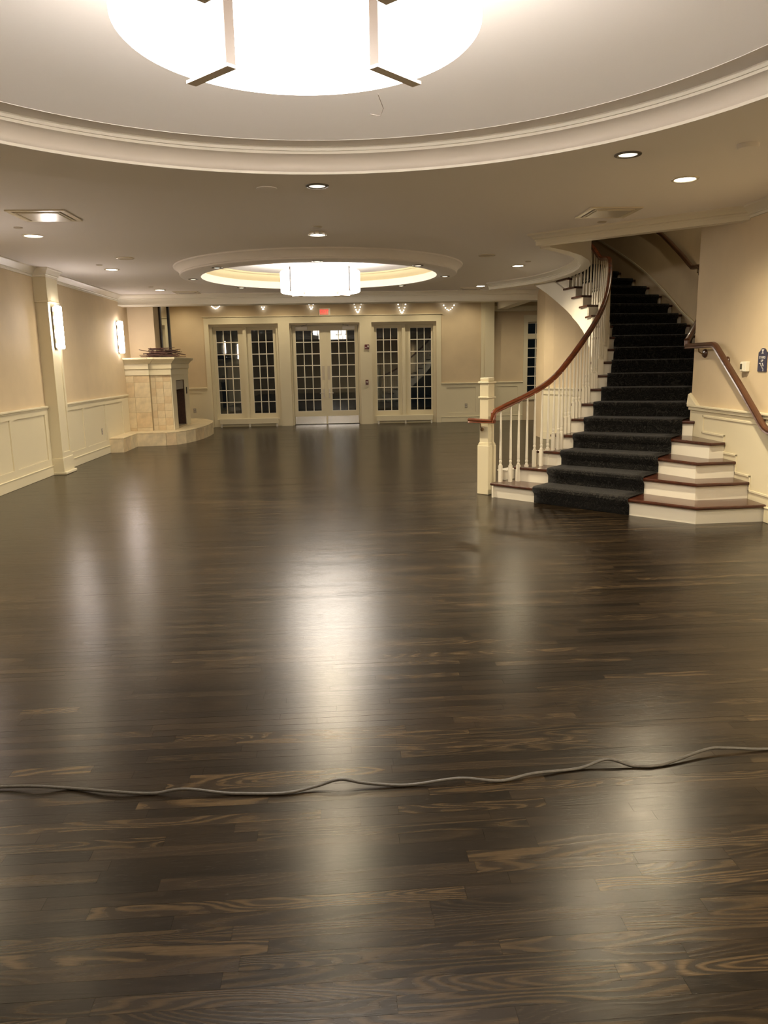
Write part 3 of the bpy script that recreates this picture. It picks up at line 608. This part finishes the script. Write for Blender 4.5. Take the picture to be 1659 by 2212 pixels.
for i in range(0,60):
    k=4.0+i*.25
    if k>18.6: break
    c,u=stair(k); p=c-u*BD(k); a=int(k); z=railz[a]*(1-(k-a))+railz[a+1]*(k-a); RP.append((p.x,p.y,z))
for _ in range(3):
    RP=RP[:5]+[tuple(RP[i][j]*.5+(RP[i-1][j]+RP[i+1][j])*.25 for j in range(3)) for i in range(5,len(RP)-1)]+[RP[-1]]
RP2=[RP[0],RP[1],RP[2],RP[3]]+RP[4:]
def rail_z(x,y):
    best=min(range(4,len(RP)-1),key=lambda i:(RP[i][0]-x)**2+(RP[i][1]-y)**2); cands=[]
    for i in (best-1,best):
        a,b=Vector(RP[i]),Vector(RP[i+1]); d=(b-a).xy; t=max(0,min(1,(Vector((x,y))-a.xy).dot(d)/max(1e-9,d.dot(d)))); q=a+(b-a)*t; cands.append(((q.xy-Vector((x,y))).length,q.z))
    return min(cands)[1]
for x,y,k in bal:
    z0=k*RS; z1=rail_z(x,y)-.022; th=stair(k)[1]; s=.0185; b0=z0+.20
    g=G().obox((x,y),(th.x,th.y),2*s,2*s,z0,b0)
    g.lathe((x,y),[(.0,b0),(.017,b0),(.0195,b0+.012),(.012,b0+.02),(.0185,b0+.045),(.0175,b0+.06),(.013,b0+.066),(.016,b0+.073),(.016,b0+.085),(.0168,b0+.10),(.0095,z1),(.0,z1)],10)
    O('baluster',g,M['white'],sc,smooth=True)
RPROF=[(-.028,-.024),(-.020,-.030),(.020,-.030),(.028,-.024),(.024,-.010),(.031,.004),(.030,.016),(.020,.028),(0,.032),(-.020,.028),(-.030,.016),(-.031,.004),(-.024,-.010)]
hr=O('handrail',G().rail(RP2,RPROF),M['cherry'],sc,smooth=True)
pm=Vector((1.715,9.08)); pf=Vector((1.755,9.135)); 
O('rail_bracket',G().tube([(pm.x,pm.y,.875),(pm.x+.005,pm.y+.005,.83),(pm.x+.02,pm.y+.022,.805),(pf.x-.01,pf.y-.01,.80)],.007).ball((pf.x-.012,pf.y-.012,.80),.024),M['bronze'],hr,smooth=True)
# carpet runner
cp=G(); cp.uv=[]; nx=8; rows=[]
for k in range(1,NST+1):
    f=fw(k); z0=(k-1)*RS+(.012 if k>1 else .004); z1=k*RS; prof=[(.022,z0),(.021,z1-.075),(.010,z1-.055),(-.010,z1-.036),(-.018,z1-.018),(-.014,z1+.002),(.0,z1+.011),(.03,z1+.013)]
    for s,z in prof: rows.append(([nose(k,CW*i/nx)+f*s for i in range(nx+1)],z))
run=0
for j,(pts,z) in enumerate(rows):
    if j: run+=max(.004,((pts[4]-rows[j-1][0][4]).length**2+(z-rows[j-1][1])**2)**.5)
    for i,p in enumerate(pts): cp.v.append((p.x,p.y,z)); cp.uv.append((CW*i/nx,run))
cp.f=[(j*(nx+1)+i,j*(nx+1)+i+1,(j+1)*(nx+1)+i+1,(j+1)*(nx+1)+i) for j in range(len(rows)-1) for i in range(nx)]
ca=O('stair_carpet',cp,M['carpet'],None,'dark grey leaf-patterned carpet runner laid up the middle of the stairs','carpet',smooth=True)
sd=ca.modifiers.new('thick','SOLIDIFY'); sd.thickness=.009; sd.offset=1
# little white end block behind the first balusters
# wall handrails on the right
wh=EM('wall_handrail',(4.11,8.0,0),'brown wooden handrail fixed to the right wall beside the stairs','handrail')
xr=4.105
RW=[(xr,6.95,.90),(xr,7.02,.90),(xr,7.09,.92),(xr,7.16,.965),(xr,7.24,1.03),(xr,7.581,1.293),(xr,8.12,1.69),(xr,8.17,1.722),(xr,8.22,1.738),(xr,8.42,1.738),(xr,8.86,1.735)]
O('rail',G().rail(RW,RPROF),M['walnut'],wh,smooth=True)
def uz(k):
    T=[(5.7,1.93),(9.8,2.645),(10.4,2.87),(11.7,2.91),(13.5,3.27),(15.3,3.66),(19.5,4.45)]
    for a,b in zip(T[:-1],T[1:]):
        if k<=b[0]: return a[1]+(b[1]-a[1])*(k-a[0])/(b[0]-a[0])
    return 4.5
up=[(xr,8.86,1.735),(xr+.001,8.862,1.80)]
for i in range(30):
    k=5.7+i*.42
    if k>19: break
    c,u=stair(k); p=c+u*(OUTW-.075); z=uz(k); up.append((max(p.x,xr+.01),max(p.y,8.9),z))
O('rail_upper',G().rail([up[0],up[1]],RPROF).rail(up[1:],RPROF),M['walnut'],wh,smooth=True)
for y_,z_ in ((8.56,1.65),(8.05,1.56),(7.27,1.01)):
    O('bracket_rose',G().lathe((0,0),[(0,0),(.050,0),(.050,.010),(.040,.024),(.018,.032),(0,.034)],20).xform(lambda p:Vector((XR-.001-p.z,y_+p.x,z_+p.y))),M['walnut'],wh,smooth=True)
    O('bracket_arm',G().tube([(XR-.02,y_,z_),(XR-.05,y_,z_+.0),(XR-.08,y_,z_+.02),(xr,y_,z_+.055)],.007),M['bronze'],wh,smooth=True)
c,u=stair(10.9); p=c+u*(OUTW-.004); q=c+u*(OUTW-.075)
O('bracket_rose',G().ball((p.x-.012,p.y,2.79),.045),M['walnut'],wh,smooth=True); O('bracket_arm',G().tube([(p.x-.02,p.y,2.79),(q.x,q.y,2.80),(q.x,q.y,2.862)],.007),M['bronze'],wh,smooth=True)

# ------------------------------------------------------------------ thermostat, sign, outlets, exit sign, alarms
t=EM('thermostat',(XR-.02,7.65,1.48),'small white wall thermostat with a dark display beside the navy stair sign','thermostat')
O('case',G().box(XR-.045,XR,7.60,7.70,1.455,1.555).box(XR-.052,XR-.04,7.645,7.70,1.46,1.55),M['plastic'],t,bevel=.006)
O('display',G().box(XR-.054,XR-.0525,7.655,7.692,1.478,1.533),M['lcd'],t)
def on_right(y,z,g): return g.xform(lambda p:Vector((XR-p.z,y-p.x,z+p.y)))   # local x to the right, y up, z out of the wall
sg=EM('stair_sign',(XR-.005,7.36,1.46),'navy blue arched wall sign reading STAIRS UP with a small stair pictogram','sign')
arch=[(-.075,0),(.075,0),(.075,.185)]+[(.075-.03*(i/6),.185+.012*(1-cos(pi*i/6))/2) for i in range(1,6)]+[(.045*cos(a),.197+.028*sin(a)) for a in [pi*i/10 for i in range(11)]]+[(-.045-.03*(i/6),.197-.012*(1-cos(pi*i/6))/2) for i in range(1,6)]+[(-.075,.185)]
O('plate',on_right(7.36,1.458,G().prism(arch,.0,.012)),M['navy'],sg)
def text(body,size,loc,rot,m,parent,ext=.001):
    cu=bpy.data.curves.new('lettering','FONT'); cu.body=body; cu.size=size; cu.align_x='CENTER'; cu.align_y='CENTER'; cu.extrude=ext; cu.materials.append(m)
    tmp=bpy.data.objects.new('tmp_text',cu); COL.objects.link(tmp); bpy.context.view_layer.update()
    me=bpy.data.meshes.new_from_object(tmp.evaluated_get(bpy.context.evaluated_depsgraph_get())); bpy.data.objects.remove(tmp); bpy.data.curves.remove(cu)
    o=bpy.data.objects.new('lettering',me); COL.objects.link(o); WL[o.name]=Vector(loc); o.parent=parent; o.location=Vector(loc)-ploc(parent); o.rotation_euler=rot; return o
rx=(pi/2,0,-pi/2)
text('STAIRS',.036,(XR-.0135,7.36,1.458+.135),rx,M['letter'],sg); text('UP',.034,(XR-.0135,7.36,1.458+.102),rx,M['letter'],sg)
st=[(-.045,.078),(-.018,.078),(-.018,.056),(.004,.056),(.004,.034),(.026,.034),(.026,.008)]
g=G()
for a,b in zip(st[:-1],st[1:]): g.box(min(a[0],b[0])-.005,max(a[0],b[0])+.005,min(a[1],b[1])-.005,max(a[1],b[1])+.005,.012,.0135)
O('stair_pictogram',on_right(7.36,1.458,g),M['letter'],sg)
O('arrow_pictogram',on_right(7.36,1.458,G().prism([(.002,.080),(.012,.084),(.032,.052),(.022,.048)],.012,.0135)),M['letter'],sg)
O('emblem',on_right(7.36,1.458,G().box(-.02,.02,.206,.213,.012,.0132).box(-.006,.006,.18,.206,.012,.0132).box(-.018,.018,.173,.180,.012,.0132).box(-.014,-.009,.196,.206,.012,.0132).box(.009,.014,.196,.206,.012,.0132)),M['letter'],sg)
def outlet(loc,axis,sgn,lab):
    x,y,z=loc; d=.008
    if axis=='x': bx=lambda a,b,c,e,dd0,dd: G().box(*sorted((x+sgn*dd0,x+sgn*dd)),y+a,y+b,z+c,z+e)
    else: bx=lambda a,b,c,e,dd0,dd: G().box(x+a,x+b,*sorted((y+sgn*dd0,y+sgn*dd)),z+c,z+e)
    o=O('outlet',bx(-.036,.036,-.058,.058,0,.007),M['grey'],None,lab,'outlet',bevel=.002)
    for c in (-.028,.028): O('socket',bx(-.017,.017,c-.015,c+.015,.007,.010),M['sprink'],o)
outlet((XL+.0085,14.63,.445),'x',1,'wall outlet in the left wainscot panel near the fireplace')
outlet((-3.79,YB-.0085,.46),'y',-1,'wall outlet between the fireplace and the left windows')
outlet((3.52,YB-.0085,.44),'y',-1,'wall outlet in the far wainscot right of the garden windows')
ex=EM('exit_sign',(-.25,YB-.03,2.87),'lit red EXIT sign in a pale case above the garden doors','exit sign')
O('case',G().box(-.40,-.10,YB-.05,YB,2.885,3.055),M['plastic'],ex,bevel=.005); O('face',G().box(-.375,-.150,YB-.054,YB-.0505,2.895,3.042),M['exitface'],ex)
text('EXIT',.115,(-.262,YB-.056,2.968),(pi/2,0,0),M['exitred'],ex,.001)
a1_=EM('alarm_strobe',(.847,YB-.05,1.99),'dark red fire alarm strobe, upper of the two devices beside the doors','alarm')
O('case',G().box(.785,.908,YB-.062,YB-.022,1.99,2.112),M['red'],a1_,bevel=.006); O('strobe_lens',G().box(.855,.895,YB-.075,YB-.0625,2.035,2.085),M['strobe'],a1_,bevel=.008); O('lettering_band',G().box(.795,.84,YB-.064,YB-.0625,2.022,2.034),M['strobe'],a1_)
a2_=EM('pull_station',(.83,YB-.05,1.05),'dark red fire alarm pull station, lower of the two devices beside the doors','alarm')
O('case',G().box(.788,.868,YB-.06,YB-.022,1.055,1.185),M['red'],a2_,bevel=.006); O('pull_handle',G().box(.805,.852,YB-.072,YB-.0605,1.125,1.142).box(.82,.837,YB-.072,YB-.0605,1.095,1.125),M['strobe'],a2_,bevel=.003)

# ------------------------------------------------------------------ pendants
def pendant(c,R,r,z0,z1,top,lab,seam=False):
    t=EM('pendant_lamp',(c[0],c[1],z0),lab,'lamp')
    bv=.012
    O('shade',G().lathe(c,[(r,z0),(R-bv,z0),(R,z0+bv),(R,z1-bv),(R-bv,z1),(r,z1)],96,closed_prof=True),M['pend'],t,smooth=True)
    for i in range(4):
        a=pi/4+i*pi/2; d=Vector((cos(a),sin(a))); n=(d.x,d.y); tk=.014
        def bar(r0,r1,za,zb_,w=.02): return G().obox((c[0]+d.x*(r0+r1)/2,c[1]+d.y*(r0+r1)/2),n,r1-r0,w,za,zb_)
        b=O('bracket',bar(R+.002,R+.012,z0-.012,z1+.03),M['brkt'],t)
        O('bracket_foot',bar(r-.02,R+.02,z0-.016,z0-.003,.05),M['foot'],b); O('bracket_web',bar(r-.012,R+.01,z0-.06,z0-.017,.008),M['brkt'],b) if 0 else None  # foot colour lightened against the bars to put the lamp's glow into it
        O('inner_bar',bar(r-.014,r-.003,z0-.012,z1+.02,.05),M['brkt'],b)
        O('cable',G().tube([(c[0]+d.x*(R-.04),c[1]+d.y*(R-.04),z1),(c[0]+d.x*(R-.04),c[1]+d.y*(R-.04),top)],.0035,6),M['white'],t)
    O('support_plate',G().lathe(c,[(.0,z1-.02),(r-.02,z1-.02),(r-.02,z1-.005),(.0,z1-.005)],48),M['hub'],t)
    if seam: O('power_cord',G().tube([(c[0]+.30,c[1]+.1,top-.001),(c[0]+.345,c[1]+.05,z1)],.006,6),M['grey'],t)
    return t
pn=pendant(NC,.695,.44,2.85,3.125,3.40,'large white drum pendant hanging in the near ceiling ring')
# stray wire end under the near pendant
O('loose_wire',G().tube([(.235,3.85,2.835),(.262,3.90,2.79),(.25,3.93,2.765),(.20,3.92,2.77)],.0018,5),M['brkt'],pn)
pendant(FC,.62,.385,2.715,3.03,3.184,'smaller white drum pendant hanging in the far ceiling ring',True)

# ------------------------------------------------------------------ sconces
def sconce(y,x,lab):
    t=EM('wall_sconce',(x,y,1.90),lab,'sconce')
    O('back_plate',G().box(x,x+.012,y-.075,y+.075,1.93,2.53),M['brkt'],t)
    O('diffuser',G().box(x+.025,x+.11,y-.06,y+.06,1.91,2.55),M['sconce'],t,bevel=.02)
    for z in (2.03,2.23,2.43): O('clip',G().box(x+.012,x+.03,y-.072,y+.072,z-.035,z+.035),M['nickel'],t)
    O('end_cap',G().box(x+.012,x+.03,y-.06,y+.06,1.905,1.93).box(x+.012,x+.03,y-.06,y+.06,2.53,2.555),M['nickel'],t)
sconce(12.19,-4.247,'tall glowing wall sconce on the front of the left pilaster'); sconce(16.27,XL,'tall glowing wall sconce above the left end of the mantel'); sconce(8.08,-4.247,'tall glowing wall sconce on the nearest left pilaster, outside the frame')

# ------------------------------------------------------------------ recessed ceiling lamps and two added fill lamps
def downlight(x,y,lab,z=H,r=.085,group=None,power=SPOT_W,lens='lens',tilt=(0,0,0)):
    t=EM('recessed_light',(x,y,z-.01),lab,'ceiling light',group)
    O('trim_ring',G().lathe((x,y),[(r+.028,z),(r+.026,z-.006),(r+.006,z-.009),(r,z-.004),(r-.004,z+.0)],28),M['trimdark' if lens=='lens2' else 'vent'],t,smooth=True)
    O('lens',G().lathe((x,y),[(r-.001,z-.003),(r*.6,z-.008),(.0,z-.010)],24),M[lens],t,smooth=True)
    if power: lamp('SPOT','beam',(x,y,z-.03),power,WARM,t,.06,math.radians(156),1.0,tilt)
    return t
pos_words=['nearest the camera','second from the camera','third from the camera','farthest from the camera']
for i,y in enumerate((6.08,9.19,12.27,15.50)): downlight(-3.35,y,'round recessed light on the left side of the ceiling, '+pos_words[i])
downlight(2.98,6.64,'round bright recessed light in the ceiling before the stair opening, near the right wall',power=300)
downlight(4.6,11.6,'added unseen fill light above the stairwell, out of sight from below',5.4,power=24)  # added lamp, lifts the dark stairwell walls
downlight(5.3,18.9,'recessed light in the side room beyond the stairs, hidden by the beam',3.38,power=150)
downlight(2.95,3.3,'round recessed light in the right side of the ceiling, outside the frame',power=1150); downlight(2.95,.2,'added unseen fill light on the right behind the camera',power=1000); downlight(-3.35,2.9,'round recessed light in the left side of the ceiling, outside the frame')  # the lamp behind the camera is added to brighten the right side
downlight(2.917,12.36,'round recessed light left of the curved stair bulkhead',power=300); downlight(2.916,15.50,'round recessed light just in front of the far beam on the right',power=260)
downlight(-.163,9.28,'round recessed light between the two ceiling rings',power=430)
def small_disc(name,x,y,z,r,lab,cat,m,th=.012,group=None,hole=0):
    t=O(name,G().lathe((x,y),[(0,z-th),(r*.9,z-th),(r,z-th*.6),(r,z)],24),m,None,lab,cat,group,smooth=True)
    return t
ringpos=['right','far right','far','far left','left','near left','near','near right']
for i in range(8):
    a=i*pi/4
    downlight(FC[0]+1.965*cos(a),FC[1]+1.965*sin(a),'small recessed light in the far ceiling ring, at its '+ringpos[i]+' point',2.94,.05,'ring lights of the far ceiling ring',6,'lens2')
    downlight(NC[0]+2.95*cos(a),NC[1]+2.95*sin(a),'recessed halogen light in the near ceiling ring, at its '+ringpos[i]+' point',2.94,.062,'ring lights of the near ceiling ring',110 if i==1 else (150 if i==2 else 24),'lens2')
# sprinkler caps, smoke detectors and loudspeakers
for x,y,z,r,lab in ((-3.30,8.67,H,.045,'small flat sprinkler cap beside the left recessed light nearest the frame edge'),(-3.375,11.73,H,.045,'small flat sprinkler cap in front of the middle left recessed light'),(-.157,8.775,H,.055,'pale sprinkler cap just in front of the light between the rings'),(2.953,8.60,H,.05,'small dark sprinkler cap below the right air vent'),(2.95,11.85,H,.045,'small sprinkler cap near the stair bulkhead light'),(-3.38,14.9,H,.045,'small sprinkler cap near the farthest left recessed light')):
    small_disc('sprinkler_cap',x,y,z,r,lab,'sprinkler',M['sprink'],.008)
small_disc('ceiling_cover',-.49,6.26,2.94,.08,'flat round cover plate in the near ring left of its far light','cover plate',M['ceil'],.008); small_disc('smoke_detector',2.965,5.613,H,.075,'round smoke detector in the ceiling at the upper right','smoke detector',M['ceil'],.03)
for x,y,lab in ((-2.825,11.05,'round ceiling loudspeaker with a pale rim on the left'),(2.18,11.13,'round ceiling loudspeaker on the right near the stair bulkhead')):
    t=EM('ceiling_speaker',(x,y,H-.012),lab,'loudspeaker')
    O('rim',G().lathe((x,y),[(.12,H),(.118,H-.010),(.10,H-.012),(.098,H-.004)],28),M['vent'],t,smooth=True); O('grille',G().lathe((x,y),[(.099,H-.005),(.0,H-.007)],28),M['sprink'],t)
# solid reflector bar standing in for glints beside the centre light
er=EM('reflection_bar',(-.163,9.08,H-.02),'small pale reflector strip imitating glints between the sprinkler cap and the centre recessed light','reflection')
for i in range(3): O('reflection',G().box(-.163-.085+i*.06,-.163-.04+i*.06,9.06,9.09,H-.018,H),M['vent'],er)

# ------------------------------------------------------------------ square air vents
def airvent(x,y,s,lab):
    t=EM('air_vent',(x,y,H-.02),lab,'vent')
    def fr(a,b,z0,z1): return G().box(x-a,x+a,y-a,y-b,z0,z1).box(x-a,x+a,y+b,y+a,z0,z1).box(x-a,x-b,y-b,y+b,z0,z1).box(x+b,x+a,y-b,y+b,z0,z1)
    O('frame',fr(s,s-.045,H-.014,H),M['vent'],t,bevel=.004); O('dark_slot',G().box(x-s+.045,x+s-.045,y-s+.045,y+s-.045,H-.003,H),M['slot'],t)
    O('louver',fr(s-.062,s-.074,H-.02,H-.004),M['vent'],t,bevel=.003)
    O('centre_plate',G().prism([(x-s+.085,y-s+.085),(x+s-.085,y-s+.085),(x+s-.085,y+s-.085),(x-s+.085,y+s-.085)],H-.022,H-.006),M['ventp'],t,bevel=.01)
airvent(-2.785,8.01,.275,'square air vent in the left side of the ceiling'); airvent(2.825,8.05,.265,'square air vent above the stair header on the right')
airvent(-2.94,16.05,.24,'distant square air vent in front of the beam on the left'); airvent(2.79,15.98,.24,'distant square air vent in front of the beam on the right')

# ------------------------------------------------------------------ fairy-light swags and picture lights behind the beam
sw=[(-3.207,-2.941,3.19,3.088,'leftmost swag of white fairy bulbs on the far wall'),(-1.90,-1.80,3.185,3.045,'narrow swag of white fairy bulbs above the right edge of the left windows'),(-.65,-.54,3.16,3.04,'small swag of white fairy bulbs just left of the exit sign'),(.534,.715,3.16,2.94,'swag of white fairy bulbs just right of the exit sign'),(1.693,1.889,3.13,2.911,'swag of white fairy bulbs above the right windows'),(2.856,3.229,3.17,2.96,'rightmost and widest swag of white fairy bulbs on the far wall')]
for x0,x1,zt,zl,lab in sw:
    t=EM('light_swag',((x0+x1)/2,20.66,zl),lab,'fairy lights'); n=9 if x1-x0>.15 else 6; pts=[]
    for i in range(n):
        q=-1+2*i/(n-1); pts.append((x0+(x1-x0)*(q+1)/2,20.68,zl+(zt-zl)*abs(q)**1.7))
    O('wire',G().tube([(pts[0][0],20.72,3.379)]+pts+[(pts[-1][0],20.72,3.379)],.002,5),M['white'],t)
    for p in pts: O('bulb',G().ball(p,.015,8,5),M['bulb'],t,smooth=True)
for i,x in enumerate((-3.9,-2.6,-1.35,-.1,1.15,2.4,3.5)):
    t=EM('alcove_downlight',(x,20.05,3.37),'recessed light over the far wall, number '+'one two three four five six seven'.split()[i]+' from the left, hidden by the beam','ceiling light','lights hidden behind the beam')
    O('trim_ring',G().lathe((x,20.05),[(.09,3.38),(.085,3.372),(.07,3.372)],20),M['vent'],t); lamp('SPOT','beam',(x,20.05,3.36),34,WARM,t,.03,math.radians(150),1.0)

# ------------------------------------------------------------------ cable across the floor
pc=[(-4.1,2.98,0),(-3.2,2.90,0),(-2.4,2.84,.004),(-1.75,2.80,.0),(-1.353,2.789,.004),(-1.203,2.766,.012),(-1.079,2.761,0),(-.906,2.712,.006),(-.745,2.694,0),(-.624,2.69,.014),(-.444,2.666,0),(-.25,2.649,0),(-.128,2.675,.006),(-.03,2.690,.022),(.068,2.678,.008),(.228,2.663,0),(.429,2.672,.012),(.588,2.659,0),(.725,2.690,.006),(.917,2.721,0),(1.041,2.745,.02),(1.142,2.717,0),(1.255,2.717,0),(1.471,2.79,.016),(1.568,2.800,.012),(1.739,2.798,0),(2.1,2.80,0),(2.7,2.86,.006),(3.4,2.83,0),(4.05,2.92,0)]
def cr(P,n=6):
    out=[]
    for i in range(len(P)-1):
        p0,p1,p2,p3=[Vector(P[max(0,min(len(P)-1,j))]) for j in (i-1,i,i+1,i+2)]
        for q in range(n):
            t=q/n; out.append(.5*((2*p1)+(p2-p0)*t+(2*p0-5*p1+4*p2-p3)*t*t+(3*p1-p0-3*p2+p3)*t**3))
    out.append(Vector(P[-1])); return out
O('floor_cable',G().tube([(p.x,p.y,max(p.z,0)+.0062) for p in cr(pc)],.006,10),M['cord'],None,'long grey cable lying loosely across the wooden floor','cable',smooth=True)
